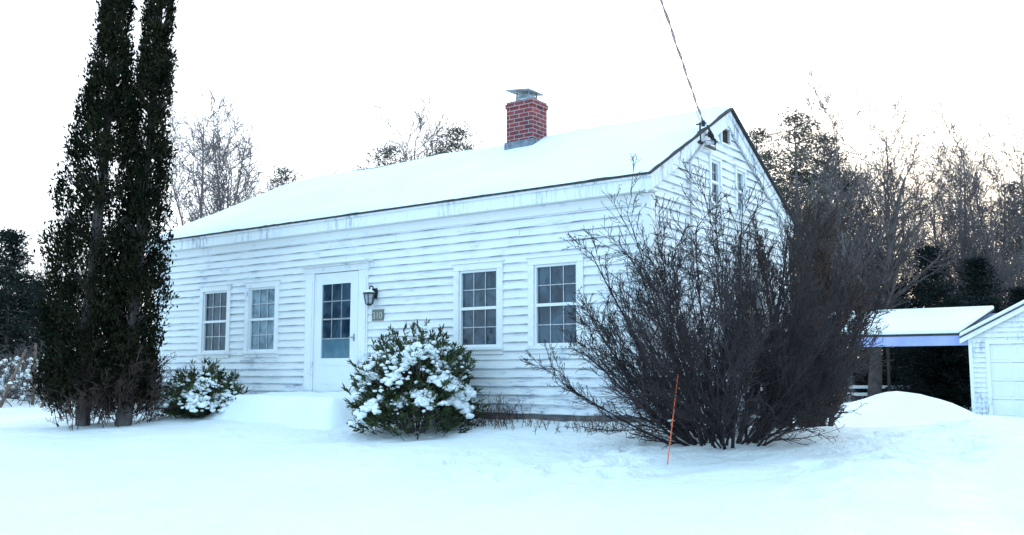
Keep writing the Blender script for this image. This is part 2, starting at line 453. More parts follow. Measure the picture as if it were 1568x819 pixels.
def window(name, f, c, z0, z1, w, glass, cols=3, rows=2, cas=.10):
    e = empty(name); e.parent = house
    def B(mbx, a0, a1, o0, o1, za, zb):
        p = [f(a0, o0, za), f(a1, o1, zb)]
        mbx.box(min(p[0][0], p[1][0]), max(p[0][0], p[1][0]), min(p[0][1], p[1][1]), max(p[0][1], p[1][1]), za, zb)
    x0, x1 = c-w/2, c+w/2
    m = MB()
    B(m, x0-cas, x0, -.03, .050, z0-.0, z1); B(m, x1, x1+cas, -.03, .050, z0-.0, z1)
    B(m, x0-cas, x1+cas, -.03, .053, z1+.001, z1+cas)
    B(m, x0-cas-.03, x1+cas+.03, -.03, .072, z1+cas+.001, z1+cas+.028)
    B(m, x0-cas-.015, x1+cas+.015, -.03, .085, z0-.045, z0-.001)
    B(m, x0-cas, x1+cas, -.03, .047, z0-.11, z0-.046)
    m.obj('casing', TRIM, e, bevel=.003)
    m = MB(); zm = (z0+z1)/2; s = .035
    B(m, x0+.001, x0+s, -.03, .022, z0, z1); B(m, x1-s, x1-.001, -.03, .022, z0, z1)
    B(m, x0+s, x1-s, -.03, .022, z0, z0+s); B(m, x0+s, x1-s, -.03, .022, z1-s, z1)
    B(m, x0+s, x1-s, -.03, .026, zm-.022, zm+.022)
    m.obj('sash', DOORP, e, bevel=.002)
    m = MB()
    for (a, b) in ((z0+s, zm-.022), (zm+.022, z1-s)):
        for k in range(1, cols):
            xx = x0+s+(x1-x0-2*s)*k/cols; B(m, xx-.0065, xx+.0065, -.03, -.004, a, b)
        for k in range(1, rows):
            zz = a+(b-a)*k/rows; B(m, x0+s, x1-s, -.03, -.0045, zz-.0065, zz+.0065)
    m.obj('muntins', GALV, e)
    m = MB(); B(m, x0, x1, -.035, -.02, z0, z1); m.obj('glass', glass, e)
    return e
for i, (c, g) in enumerate(wins):
    window('window_%d' % i, ff, c, WZ0, WZ1, SW, g)
window('attic_window_1', fg, 2.05, 3.13, 3.80, .32, GLASS, 2, 2, .05)
window('attic_window_2', fg, 3.0, 3.13, 3.80, .32, GLASS2, 2, 2, .05)
window('gable_window', fg, 3.35, 1.0, 2.12, .62, GLASS)
mb = MB()
mb.box(0, .052, 2.27, 2.63, 4.11, 4.14); mb.box(0, .052, 2.27, 2.63, 4.38, 4.41); mb.box(0, .051, 2.27, 2.30, 4.141, 4.379); mb.box(0, .051, 2.60, 2.63, 4.141, 4.379)
mb.obj('gable_vent_frame', TRIM, house)
mb = MB()
for k in range(6): mb.prism([(.03, 2.31, 4.15+k*.038), (.03, 2.59, 4.15+k*.038), (-.0, 2.59, 4.175+k*.038), (-.0, 2.31, 4.175+k*.038)], [(.03, 2.31, 4.154+k*.038), (.03, 2.59, 4.154+k*.038), (-.0, 2.59, 4.179+k*.038), (-.0, 2.31, 4.179+k*.038)])
mb.box(-.03, -.01, 2.3, 2.6, 4.14, 4.38)
mb.obj('gable_vent_louvres', BARK, house)

door = empty('front_door'); door.parent = house
mb = MB()
mb.box(DX-.76, DX-.545, -.052, .02, .05, 2.30); mb.box(DX+.545, DX+.76, -.052, .02, .05, 2.30)
mb.box(DX-.73, DX-.58, -.068, -.053, .25, 2.16); mb.box(DX+.58, DX+.73, -.068, -.053, .25, 2.16)
mb.box(DX-.78, DX+.78, -.062, .02, 2.301, 2.40)
mb.box(DX-.80, DX+.80, -.11, .02, 2.401, 2.43); mb.box(DX-.86, DX+.86, -.23, .02, 2.431, 2.465)
mb.box(DX-.545, DX+.545, -.05, .02, .15, .248)
mb.obj('door_surround', TRIM, door, bevel=.004)
mb = MB()
x0, x1 = DX-.54, DX+.54
gx0, gx1, gz0, gz1 = DX-.36, DX+.34, .84, 2.10
mb.box(x0, gx0, -.03, .01, DZ0, DZ1+.02); mb.box(gx1, x1, -.03, .01, DZ0, DZ1+.02)
mb.box(gx0, gx1, -.03, .01, DZ0, gz0); mb.box(gx0, gx1, -.03, .01, gz1, DZ1+.02)
mb.box(x0+.02, x0+.035, -.036, -.031, DZ0, DZ1); mb.box(x1-.035, x1-.02, -.036, -.031, DZ0, DZ1)
mb.box(gx0+.02, gx1-.02, -.037, -.031, .40, .415); mb.box(gx0+.02, gx1-.02, -.037, -.031, .72, .735)
mb.obj('door_leaf', DOORP, door)
mb = MB(); mb.box(gx0, gx1, -.004, .004, 1.18, gz1); mb.obj('door_glass', GLASS, door)
mb = MB(); mb.box(gx0, gx1, -.006, .004, gz0, 1.16); mb.obj('lower_door_glass', GLASS3, door)
mb = MB()
mb.box(gx0, gx1, -.02, .0, 1.16, 1.18); mb.box(gx0, gx1, -.021, .0, 1.49, 1.515)
for k in (1, 2): mb.box(gx0+.7*k/3-.007, gx0+.7*k/3+.007, -.014, -.005, 1.18, gz1)
mb.box(gx0, gx1, -.0135, -.005, 1.80, 1.815)
mb.obj('door_muntins', GALV, door)
mb = MB(); mb.tube((DX+.44, -.03, 1.18), (DX+.44, -.09, 1.18), .014); mb.tube((DX+.44, -.085, 1.18), (DX+.38, -.09, 1.18), .01); mb.box(DX+.42, DX+.46, -.036, -.03, 1.12, 1.24)
mb.obj('door_handle', GALV, door)
lan = empty('wall_lantern'); lan.parent = house
lx = -5.05; lz = 1.86
mb = MB()
mb.box(lx-.05, lx+.05, -.06, -.027, lz-.06, lz+.11)
pts = [(lx, -.05, lz+.05), (lx, -.10, lz+.14), (lx, -.16, lz+.14), (lx, -.17, lz+.07)]
for a, b in zip(pts, pts[1:]): mb.tube(a, b, .011)
def ring(cx, cy, z, r, n=6): return [(cx+r*math.cos(2*math.pi*k/n), cy+r*math.sin(2*math.pi*k/n), z) for k in range(n)]
cy = -.17
mb.prism(ring(lx, cy, lz+.03, .10), ring(lx, cy, lz+.08, .02))
mb.prism(ring(lx, cy, lz+.01, .105), ring(lx, cy, lz+.03, .105))
mb.prism(ring(lx, cy, lz-.18, .03), ring(lx, cy, lz-.15, .065))
a = ring(lx, cy, lz-.15, .062); b = ring(lx, cy, lz+.01, .092)
for p, q in zip(a, b): mb.tube(p, q, .008, 5)
mb.obj('lantern_frame', BLACK, lan)
mb = MB(); mb.prism(ring(lx, cy, lz-.15, .054), ring(lx, cy, lz+.008, .083)); mb.obj('lantern_glass', simple('frosted', (.25, .28, .3), (.5, .55, .6), 9, .2), lan)
mb = MB(); mb.prism(ring(lx, cy, lz+.036, .095), ring(lx, cy, lz+.08, .045)); mb.obj('lantern_snow', SNOW_SOFT, lan)
plq = empty('house_number_plaque'); plq.parent = house
mb = MB(); mb.box(-5.11, -4.85, -.048, -.027, 1.44, 1.62); mb.obj('plate', PLAQ, plq, bevel=.005)
mb = MB(); mb.box(-5.115, -4.845, -.044, -.026, 1.43, 1.44); mb.box(-5.115, -4.845, -.044, -.026, 1.62, 1.63); mb.obj('plate_rim', DIG, plq)
cu = bpy.data.curves.new('digits', 'FONT'); cu.body = '310'; cu.size = .15; cu.extrude = .003; cu.align_x = 'CENTER'
to = bpy.data.objects.new('digits', cu); scene.collection.objects.link(to); to.parent = plq
to.location = (-4.98, -.0525, 1.475); to.rotation_euler = (rad(90), 0, 0); cu.materials.append(DIG)

ch = empty('brick_chimney'); ch.parent = house
cx, cyy = -3.72, 2.38
mb = MB(); mb.box(cx-.28, cx+.28, cyy-.23, cyy+.23, 4.1, 5.42); mb.obj('stack', BRICK, ch)
mb = MB(); mb.box(cx-.30, cx+.30, cyy-.25, cyy+.25, 5.30, 5.38); mb.obj('corbel', BRICK, ch, bevel=.004)
mb = MB(); mb.box(cx-.31, cx+.31, cyy-.26, cyy+.26, 4.35, 4.68)
mb.obj('lead_flashing', simple('lead', (.12, .14, .17), (.22, .25, .3), 8, .6), ch)
V_, Q_ = lump_arrays([((cx, cyy, 5.43), (.25, .20, .04))], 3, .2, ICO3)
obj('chimney_snow', np_mesh('chimney_snow', V_, Q_), SNOW_SOFT, ch, smooth=True)
mb = MB()
for sx in (-1, 1):
    for sy in (-1, 1): mb.tube((cx+sx*.13, cyy+sy*.12, 5.42), (cx+sx*.13, cyy+sy*.12, 5.60), .014)
mb.box(cx-.14, cx+.14, cyy-.14, cyy+.14, 5.42, 5.53)
mb.prism([(cx-.29, cyy-.24, 5.64), (cx+.21, cyy-.24, 5.58), (cx+.21, cyy+.24, 5.58), (cx-.29, cyy+.24, 5.64)], [(cx-.29, cyy-.24, 5.66), (cx+.21, cyy-.24, 5.60), (cx+.21, cyy+.24, 5.60), (cx-.29, cyy+.24, 5.66)])
mb.obj('chimney_cap', CAPM, ch)

mast = empty('service_mast'); mast.parent = house
mb = MB()
mb.tube((.075, 1.10, 1.6), (.075, 1.10, 3.62), .02); mb.tube((.075, 1.10, 3.62), (.12, 1.50, 3.95), .02); mb.tube((.12, 1.5, 3.95), (.2, 1.62, 3.98), .035)
mb.box(.03, .10, 1.08, 1.12, 2.4, 2.43); mb.box(.03, .10, 1.08, 1.12, 3.3, 3.33)
mb.obj('conduit', GALV, mast)
mb = MB()
for i, (y, z) in enumerate(((1.40, 4.22), (1.62, 4.10), (1.78, 4.02))):
    mb.tube((.04, y, z), (.20, y, z), .012); mb.tube((.15, y, z-.04), (.15, y, z+.04), .03); mb.tube((.15, y, z-.012), (.15, y, z+.012), .04)
mb.box(.07, .1, 1.35, 1.95, 3.93, 3.97); mb.tube((.1, 1.4, 3.95), (.1, 1.4, 4.24), .014)
mb.obj('insulators', BLACK, mast)
rw = random.Random(8)
S = []
for k in range(10):
    p = Vector((.2, 1.62, 3.98)); q = Vector((.18, 1.4+.3*rw.random(), 4.05+.15*rw.random())); mid = (p+q)/2+Vector((rw.uniform(0, .12), rw.uniform(-.2, .25), rw.uniform(-.22, .15)))
    pr = p
    for i in range(1, 9):
        t = i/8; c_ = p*(1-t)**2+mid*2*t*(1-t)+q*t*t; S.append((tuple(pr), tuple(c_), .007, .007)); pr = c_
obj('drip_loops', seg_mesh('drip_loops', S, 5), CABLE, mast)

def hw(x, y, z):
    return Vector((HX+x*CA-y*SA, HY+x*SA+y*CA, z))
A0 = hw(.15, 1.40, 4.24); A1 = Vector((-5.4, -12, 8.3))
def catpt(t, sag, a=A0, b=A1): 
    p = a.lerp(b, t); p.z -= sag*4*t*(1-t); return p
S1, S2, S3 = [], [], []
n = 900; d = (A1-A0).normalized(); sx = d.cross(Vector((0, 0, 1))).normalized(); sz = sx.cross(d)
prev = None
for i in range(n+1):
    t = i/n; p = catpt(t, .45); ph = t*n*.19
    a = p+(sx*math.cos(ph)+sz*math.sin(ph))*.011; b = p+(sx*math.cos(ph+2.5)+sz*math.sin(ph+2.5))*.011
    c = p
    if prev: S1.append((tuple(prev[0]), tuple(a), .0065, .0065)); S2.append((tuple(prev[1]), tuple(b), .0065, .0065)); S3.append((tuple(prev[2]), tuple(c), .004, .004))
    prev = (a, b, c)
pl = empty('power_line')
obj('insulated_wire', seg_mesh('w1', S1, 5), CABLE1, pl); obj('neutral_wire', seg_mesh('w2', S2, 5), CABLE2, pl); obj('bare_wire', seg_mesh('w3', S3, 5), GALV, pl)
B0 = hw(.15, 1.36, 4.18); B1 = Vector((-6.1, -12, 8.2)); S = []; pr = None
for i in range(81):
    p = catpt(i/80, .28, B0, B1)
    if pr: S.append((tuple(pr), tuple(p), .004, .004))
    pr = p
obj('telephone_line', seg_mesh('telephone_line', S, 5), CABLE1)

# snow covered steps
st = empty('snow_covered_steps', (HX, HY, 0), ROT)
mb = MB(); mb.box(DX-.9, DX+.9, -.8, -.07, -.5, .12); mb.box(DX-.9, DX+.9, -1.1, -.801, -.5, -.08); mb.obj('stone_steps', STONE, st)
nu, nv = 120, 80; P = []
for j in range(nv+1):
    for i in range(nu+1):
        xx = -8.6+4.5*i/nu; nn = 2.3*j/nv+.065
        X, Y = world(xx, nn); g = gz(X, Y, False)
        wob = .10*noise.noise(Vector((nn*2, 3, 1)))
        h = sm(-7.85, -7.1, xx+wob)*(1-sm(-4.85, -4.5, xx+wob))
        step = .27-.04*sm(.2, .9, nn)
        fr = sm(1.08, 1.45, nn+.12*noise.noise(Vector((xx*1.5, 1, 1))))
        hgt = step*(1-fr)+g*fr
        z = g*(1-h)+hgt*h+.03*noise.noise(Vector((xx*2, nn*2, 0)))+.012*noise.noise(Vector((xx*6, nn*6, 0)))
        if i in (0, nu) or j == nv: z = g-.05
        P.append((xx, -nn, z-(.03 if h < .02 or fr > .98 else 0)))
id2 = np.arange((nu+1)*(nv+1)).reshape(nv+1, nu+1)
q = np.stack([id2[:-1, :-1], id2[1:, :-1], id2[1:, 1:], id2[:-1, 1:]], axis=-1).reshape(-1, 4)
obj('snow_cover', np_mesh('snow_cover', P, q), SNOW_SOFT, st, smooth=True)

# ------------------------------------------------------------------ big bare bush
BX, BY = 2.38, 10.75
def bush(seed, stems, H, angs, base=.35, rmin=.0034, kids=(2.0, 1.6, 1.1), short=.36, pw=.5):
    rng = random.Random(seed); S = []
    c = dict(n=[9, 6, 4, 3], wig=[.06, .11, .15, .18], up=[.05, .06, .04, .03], taper=.8, rmin=rmin,
             kids=list(kids), start=[.2, .1, .1], ang=[(14, 40), (18, 45), (20, 50)], ratio=[.46, .55, .6], rr=.62)
    for k in range(stems):
        t = (k*2.399963+rng.uniform(-.4, .4)) % (2*math.pi); a = rad(angs[0]+(angs[1]-angs[0])*((k+.5)/stems)**pw)
        d = Vector((math.cos(t)*math.sin(a), math.sin(t)*math.sin(a), math.cos(a))).normalized()
        b = Vector((math.cos(t)*base*rng.random(), math.sin(t)*base*rng.random(), -.15))
        grow(S, rng, b, d, H*rng.uniform(.86, 1.0)*(1-short*(a/1.3)), rng.uniform(.014, .030), 0, c)
    return S
bb = empty('bare_bush', (BX, BY, gz(BX, BY)), 0)
obj('branches', seg_mesh('bush_branches', bush(11, 60, 3.12, (1, 70), .42, .0034, (1.7, 1.35, .75), .42, .70), 3), BARK_BUSH, bb)
rng = random.Random(2)
lumps = []
for k in range(9):
    t = rng.uniform(0, 6.28); r = rng.uniform(.1, .6); s = rng.uniform(.012, .03)
    lumps.append(((math.cos(t)*r, math.sin(t)*r, .15+rng.random()*.5), (s*1.6, s, s*.6)))
V_, Q_ = lump_arrays(lumps, 4)
obj('branch_snow', np_mesh('branch_snow', V_, Q_), SNOW_SOFT, bb, smooth=True)
# brown bush behind
X, Y = 4.5, 14.6
b2 = empty('brown_lilac_bush', (X, Y, gz(X, Y)), 0)
S = []
rng = random.Random(31)
c = dict(n=[8, 6, 5, 3], wig=[.05, .10, .16, .2], up=[.06, .10, .07, .03], taper=.8, rmin=.0048, kids=[2.3, 1.7, 1.0], start=[.1, .1, .1], ang=[(12, 32), (18, 42), (20, 50)], ratio=[.33, .50, .6], rr=.6)
for k in range(30):
    t = rng.uniform(0, 6.28); a = rad(20*math.sqrt(rng.random()))
    grow(S, rng, Vector((math.cos(t)*.4*rng.random(), math.sin(t)*.4*rng.random(), -.2)), Vector((math.cos(t)*math.sin(a), math.sin(t)*math.sin(a), math.cos(a))), 3.7*rng.uniform(.62, 1)*(1-.5*a), .02, 0, c)
obj('branches', seg_mesh('brown_branches', S, 3), BROWN, b2)

# ------------------------------------------------------------------ arborvitae
def arborvitae(name, X, Y, H, rfun, lean, seed, zlow=.9, ncl=760):
    g = gz(X, Y); e = empty(name, (X, Y, g)); rng = random.Random(seed); nr = np.random.default_rng(seed)
    C = []; A = []; Ls = []; Ws = []
    for k in range(ncl):
        z = zlow+(H-zlow)*(rng.random()**1.15); t = rng.uniform(0, 6.28)
        if k < 90: z = zlow-.45+rng.random()*.7
        R = rfun(z)*(1+.34*noise.noise(Vector((math.cos(t)*1.5, math.sin(t)*1.5, z*.9+seed))))
        rr = R*rng.uniform(.35, 1.0)**.7
        if rng.random() < .10: rr = R*rng.uniform(1.0, 1.15)
        cx = lean[0]*z+math.cos(t)*rr; cy = lean[1]*z+math.sin(t)*rr
        m = rng.randint(44, 70); sx = rng.uniform(.05, .10)*min(1, .4+R); szz = rng.uniform(.10, .22)
        pts = nr.normal(size=(m, 3))*np.array([sx, sx, szz])*.8+np.array([cx, cy, z])
        C.append(pts)
        out = np.array([math.cos(t), math.sin(t), 0])
        A.append(nr.normal(size=(m, 3))*.45+out*.35+np.array([0, 0, .8]))
        Ls.append(nr.uniform(.05, .12, m)); Ws.append(nr.uniform(.02, .045, m))
    V, Q = leaf_arrays(np.concatenate(C), np.concatenate(A), np.concatenate(Ls), np.concatenate(Ws), nr)
    obj('foliage', np_mesh('arb_foliage', V, Q), ARB, e)
    S = []
    for s in range(4):
        p = Vector((rng.uniform(-.12, .12), rng.uniform(-.12, .12), -.2))
        for i in range(12):
            z = H*.93*(i+1)/12; q = Vector((lean[0]*z+rng.uniform(-.05, .05)+p.x*.05, lean[1]*z+rng.uniform(-.05, .05), z))
            S.append((tuple(p), tuple(q), .08*(1-i/13), .08*(1-(i+1)/13))); p = q
            for _ in range(7):
                t = rng.uniform(0, 6.28); r = rfun(max(z, zlow))*.85
                if z > zlow*.6: S.append((tuple(q), (q.x+math.cos(t)*r, q.y+math.sin(t)*r, q.z+r*.8), .012, .004))
    obj('trunk', seg_mesh('arb_trunk', S, 6), BARK, e)
    S = []
    cc = dict(n=[5, 4, 3], wig=[.12, .2, .25], up=[.02, .02, 0], taper=.8, rmin=.004, kids=[1.6, 1.2], start=[.1, .1], ang=[(20, 60), (20, 60)], ratio=[.6, .6], rr=.6)
    for k in range(85):
        t = rng.uniform(0, 6.28); z = rng.uniform(-.1, 1.2); r0 = .38*math.sqrt(rng.random())
        grow(S, rng, Vector((math.cos(t)*r0, math.sin(t)*r0, z*.6)), Vector((math.cos(t)*.3, math.sin(t)*.3, rng.uniform(.3, 1.2))).normalized(), rng.uniform(.35, .75), .009, 0, cc)
    obj('dead_twigs', seg_mesh('arb_twigs', S, 3), BROWN, e)
rl = lambda z: float(np.interp(z, [0, .5, 1.1, 2.4, 4.5, 6.5, 8.2, 9.2], [.3, .5, .70, .73, .49, .25, .13, .02]))
rr_ = lambda z: float(np.interp(z, [0, .5, 1.1, 2.4, 4.5, 6.5, 8.2, 9.4], [.2, .36, .44, .45, .34, .23, .15, .02]))
arborvitae('arborvitae_tree', -6.90, 15.2, 9.2, rl, (.045, .0), 21, ncl=840)
arborvitae('arborvitae_tree.001', -6.20, 15.3, 9.4, rr_, (.040, .0), 22, ncl=620)

# ------------------------------------------------------------------ snowy shrubs
def shrub(name, xp, n, R, H, seed, lumps_n, mat=SHRUBG, tips=900):
    X, Y = world(xp, n); g = gz(X, Y); e = empty(name, (X, Y, g)); rng = random.Random(seed); nr = np.random.default_rng(seed)
    S = []; C = []; A = []; Ls = []; Ws = []
    def surf(t, ph):
        k = 1+.42*noise.noise(Vector((math.cos(t)*2, math.sin(t)*2, ph*2+seed)))
        return Vector((math.cos(t)*math.cos(ph)*R*k, math.sin(t)*math.cos(ph)*R*k, H*.30+math.sin(ph)*H*.66*k))
    for k in range(tips):
        t = rng.uniform(0, 6.28); ph = math.asin(rng.uniform(-.42, 1)); s = surf(t, ph)
        f = rng.uniform(.55, 1.12); c = Vector((0, 0, H*.3))+(s-Vector((0, 0, H*.3)))*f
        if c.z < .02: c.z = .02+rng.random()*.1
        out = Vector((math.cos(t)*math.cos(ph), math.sin(t)*math.cos(ph), .55+.6*math.sin(ph))).normalized()
        out = (out+Vector((rng.gauss(0, .25), rng.gauss(0, .25), rng.gauss(0, .2)))).normalized()
        c0 = c-out*.12
        S.append((tuple(c0-out*.15), tuple(c), .006, .003))
        m = 16
        base = np.array(c0)[None]+np.array(out)[None]*nr.uniform(0, .2, (m, 1))
        dirs = nr.normal(size=(m, 3))*.36+np.array(out)[None]*.8
        dirs /= np.linalg.norm(dirs, axis=1, keepdims=True)
        ln = nr.uniform(.07, .13, m)
        C.append(base+dirs*ln[:, None]*.5); A.append(dirs); Ls.append(ln); Ws.append(nr.uniform(.016, .030, m))
    V, Q = leaf_arrays(np.concatenate(C), np.concatenate(A), np.concatenate(Ls), np.concatenate(Ws), nr)
    obj('leaves', np_mesh('shrub_leaves', V, Q), mat, e)
    for k in range(24):
        t = rng.uniform(0, 6.28); s = surf(t, rng.uniform(0, 1.4))*.8
        S.append(((0.05*math.cos(t), .05*math.sin(t), -.1), tuple(s), .02, .006))
    obj('twigs', seg_mesh('shrub_twigs', S, 4), BARK, e)
    lumps = []
    for k in range(lumps_n):
        t = rng.uniform(0, 6.28) if k % 5 == 0 else 3.75+2.4*((k*.618) % 1); ph = math.asin(rng.uniform(.0, .88)); s = surf(t, ph)*.97; r = rng.uniform(.08, .21)*(R/.8)
        for _ in range(34):
            q = r*rng.uniform(.14, .42); dx, dy = rng.gauss(0, r*.62), rng.gauss(0, r*.62)
            drop = -.8*(dx*math.cos(t)+dy*math.sin(t))*math.cos(ph)-.25*(dx*dx+dy*dy)/r
            lumps.append(((s.x+dx, s.y+dy, s.z+drop+rng.gauss(0, r*.10)), (q*1.15, q*1.15, q*.75)))
        for _ in range(10):      # loose bits on single sprigs
            q = rng.uniform(.012, .03); t2 = t+rng.gauss(0, .5); s2 = surf(t2, max(0, ph+rng.gauss(0, .3)))
            lumps.append((tuple(s2*1.02), (q*1.3, q*1.3, q*.8)))
    V, Q = lump_arrays(lumps, seed, .75)
    obj('snow_clumps', np_mesh('shrub_snow', V, Q), SNOW_SOFT, e, smooth=True)
shrub('evergreen_shrub', -3.15, 1.1, .78, 1.34, 41, 18)
shrub('evergreen_shrub.001', -7.85, 1.25, .56, .82, 42, 14, tips=560)

mk = empty('driveway_marker')
mb = MB(); g = gz(1.56, 9.75); mb.tube((1.55, 9.75, g-.2), (1.72, 9.8, .64), .006, 8, .005); mb.obj('rod', ORANGE, mk)

def weeds(name, xp, n, wx, wn, cnt, H, seed, mat=DRY):
    X, Y = world(xp, n); g = gz(X, Y); rng = random.Random(seed); S = []
    cc = dict(n=[5, 3], wig=[.1, .2], up=[.0, -.02], taper=.7, rmin=.003, kids=[1.3], start=[.2], ang=[(20, 60)], ratio=[.5], rr=.6)
    for k in range(cnt):
        x, m = xp+rng.gauss(0, wx), n+rng.gauss(0, wn); m = max(.08, m) if -L < xp < 0 else m
        a, b = world(x, m)
        t = rng.uniform(0, 6.28); l = rng.uniform(.1, .7)
        grow(S, rng, Vector((a-X, b-Y, gz(a, b)-g-.03)), Vector((math.cos(t)*l, math.sin(t)*l, 1)).normalized(), H*rng.uniform(.4, 1), .005, 0, cc)
    obj(name, seg_mesh(name, S, 3), mat, loc=(X, Y, g))
weeds('dry_weeds', -2.3, .4, .3, .15, 60, .45, 1, BROWN)
weeds('dry_weeds.001', -1.2, .5, .5, .2, 50, .26, 2)
weeds('dry_weeds.002', -9.6, .5, .5, .2, 90, .55, 3, BROWN)
weeds('dry_weeds.003', -10.6, .6, .3, .3, 90, 1.0, 4, BROWN)
weeds('dry_weeds.004', -.2, .6, .4, .15, 40, .22, 6)

# ------------------------------------------------------------------ garage with carport
GZ = -.62
gar = empty('garage', (12.56, 26.0, GZ), ROT)
GW = 4.6; GH = 2.26; GS = .52
mb = MB()
def gtop(z): return max(0, (z-GH)/GS)
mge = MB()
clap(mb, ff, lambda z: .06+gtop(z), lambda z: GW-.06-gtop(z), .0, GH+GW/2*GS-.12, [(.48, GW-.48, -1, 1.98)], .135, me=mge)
mb.obj('shingled_front', paint_mat('garage_shingle', .02, (7, 7, 1.5)), gar); mge.obj('shingle_shadow_edges', EDGE, gar)
mb = MB()
for (a, b) in ((.02, .10), (GW-.10, GW-.02)): mb.box(a, b, .03, 6, -.3, GH)
mb.prism([(.1, .04, GH), (GW-.1, .04, GH), (GW/2, .04, GH+GW/2*GS-.1)], [(.1, .08, GH), (GW-.1, .08, GH), (GW/2, .08, GH+GW/2*GS-.1)])
mb.box(.1, .48, .04, .08, -.3, GH-.001); mb.box(GW-.48, GW-.1, .04, .08, -.3, GH-.001)
mb.obj('walls', PAINT, gar)
mb = MB()
mb.box(-.02, .07, -.047, .05, -.1, GH); mb.box(.40, .50, -.052, .05, -.1, 1.98); mb.box(GW-.5, GW-.4, -.052, .05, -.1, 1.98); mb.box(.40, GW-.40, -.055, .05, 1.981, 2.08)
mb.obj('trim', TRIM, gar)
mb = MB()
for r in range(4):
    mb.box(.50, GW-.5, .0, .03, .0+r*.495, .485+r*.495)
    for c in range(6):
        w = (GW-1)/6; mb.box(.5+c*w+.07, .5+(c+1)*w-.07, -.012, -.0005, .08+r*.495, .405+r*.495)
mb.obj('overhead_door', DOORP, gar, bevel=.006)
mb = MB(); ms = MB(); md = MB()
for s in (0, 1):
    def gx_(x): return x if s == 0 else GW-x
    loop = lambda y, a, b: [(gx_(-.22), y, GH-.22*GS+a), (gx_(GW/2), y, GH+GW/2*GS+a), (gx_(GW/2), y, GH+GW/2*GS+b), (gx_(-.22), y, GH-.22*GS+b)]
    mb.prism(loop(-.14, -.14, -.0), loop(-.10, -.14, -.0)); md.prism(loop(-.17, .002, .03), loop(6.1, .002, .03)); ms.prism(loop(-.15, .032, .15), loop(6.1, .032, .15))
mb.obj('rake_trim', TRIM, gar); md.obj('roof_deck', SHINGLE, gar); ms.obj('roof_snow', SNOW_SOFT, gar, bevel=.04)
cp = empty('carport'); cp.location = gar.location; cp.rotation_euler = gar.rotation_euler
mb = MB()
def slp(y0, y1, z0, z1, a, b, x0=-6.0, x1=-.24): return ([(x0, y0, z0+a), (x1, y0, z0+a), (x1, y0, z0+b), (x0, y0, z0+b)], [(x0, y1, z1+a), (x1, y1, z1+a), (x1, y1, z1+b), (x0, y1, z1+b)])
mb.prism(*slp(.0, 5.4, 2.24, 3.2, 0, .05)); mb.obj('roof_deck', SHINGLE, cp)
mb = MB(); mb.prism(*slp(-.05, 5.45, 2.24, 3.2, .052, .17)); mb.obj('roof_snow', SNOW_SOFT, cp, bevel=.04)
mb = MB(); mb.box(-6, -.03, .02, .10, 1.96, 2.236); mb.box(-6, -.03, 5.2, 5.3, 2.8, 3.1)
mb.obj('beam', BEAM, cp)
mb = MB()
mb.box(-5.9, -5.78, .02, .14, -.3, 1.955); mb.box(-5.9, -5.78, 5.2, 5.3, -.3, 2.8); mb.box(-3.6, -3.52, 5.2, 5.3, -.3, 2.8)
mb.obj('posts', BARK, cp)
mb = MB()
fn = empty('rail_fence', (12.0, 37, gz(12, 37)), -10)
for k in range(8): mb.box(-6+k*2, -5.9+k*2, 0, .1, -.3, .75)
mb.box(-6, 8.1, -.03, -.002, .30, .42); mb.box(-6, 8.1, -.03, -.002, .58, .70); mb.obj('rails', TRIM, fn)

# ------------------------------------------------------------------ trees behind
def conifer(name, seed, H, R, droop=-.15, clump=.3, leafn=26, mat=PINEG, start=.15, whorls=22, per=6, lo=.5, rnd=1.5):
    rng = random.Random(seed); nr = np.random.default_rng(seed); S = []; C = []; A = []; Ls = []; Ws = []
    S.append(((0, 0, -.3), (0, 0, H*.5), H*.014, H*.009)); S.append(((0, 0, H*.5), (0, 0, H*.97), H*.009, .01))
    for w in range(whorls):
        f = start+(1-start)*w/whorls; z = H*f
        RR = R*min(1, (1-f)*rnd+.10)*rng.uniform(.65, 1.15)
        for k in range(per):
            if rng.random() < .12: continue
            t = rng.uniform(0, 6.28); l = RR*rng.uniform(.55, 1.1)
            p = Vector((0, 0, z)); dd = Vector((math.cos(t), math.sin(t), droop+.5*f)).normalized(); q = p+dd*l
            S.append((tuple(p), tuple(q), .02+.004*l, .006))
            m = max(2, int(l/clump*1.5))
            for j in range(m):
                g = lo+(1-lo)*(j+rng.random())/m
                c = p.lerp(q, g)+Vector((rng.gauss(0, .15), rng.gauss(0, .15), rng.gauss(0, .08)))*l*.4
                n_ = leafn
                C.append(nr.normal(size=(n_, 3))*np.array([clump, clump, clump*.45])*.5+np.array(c)[None])
                A.append(nr.normal(size=(n_, 3))*.6+np.array(dd)[None]*.7); Ls.append(nr.uniform(.12, .26, n_)); Ws.append(nr.uniform(.03, .07, n_))
    V, Q = leaf_arrays(np.concatenate(C), np.concatenate(A), np.concatenate(Ls), np.concatenate(Ws), nr)
    a = seg_arrays(S, 4)
    V, Q2 = join_arr([a, (V, Q)])
    m = np_mesh(name, V, Q2); m.materials.append(BARK_HAZED); m.materials.append(mat)
    mi = np.zeros(len(Q2), dtype=np.int32); mi[len(a[1]):] = 1; m.polygons.foreach_set('material_index', mi)
    return m
TREES = [bare_arrays(100+i, 10.0, .13, 1 if i % 2 == 0 else 2, .2) for i in range(6)]
PINES = [conifer('pine%d' % i, 200+i, 12, 1.9, .0, .48, 20, PINEG, .35, 22, 6, .45, 4.0) for i in range(3)]
SPR = [conifer('spruce%d' % i, 230+i, 6.5, 2.2, -.35, .4, 28, SPRUCE, .04, 24, 9, .3, 1.3) for i in range(2)]
rng = random.Random(77)
def pxX(px, d): return (px-784)/1440*d
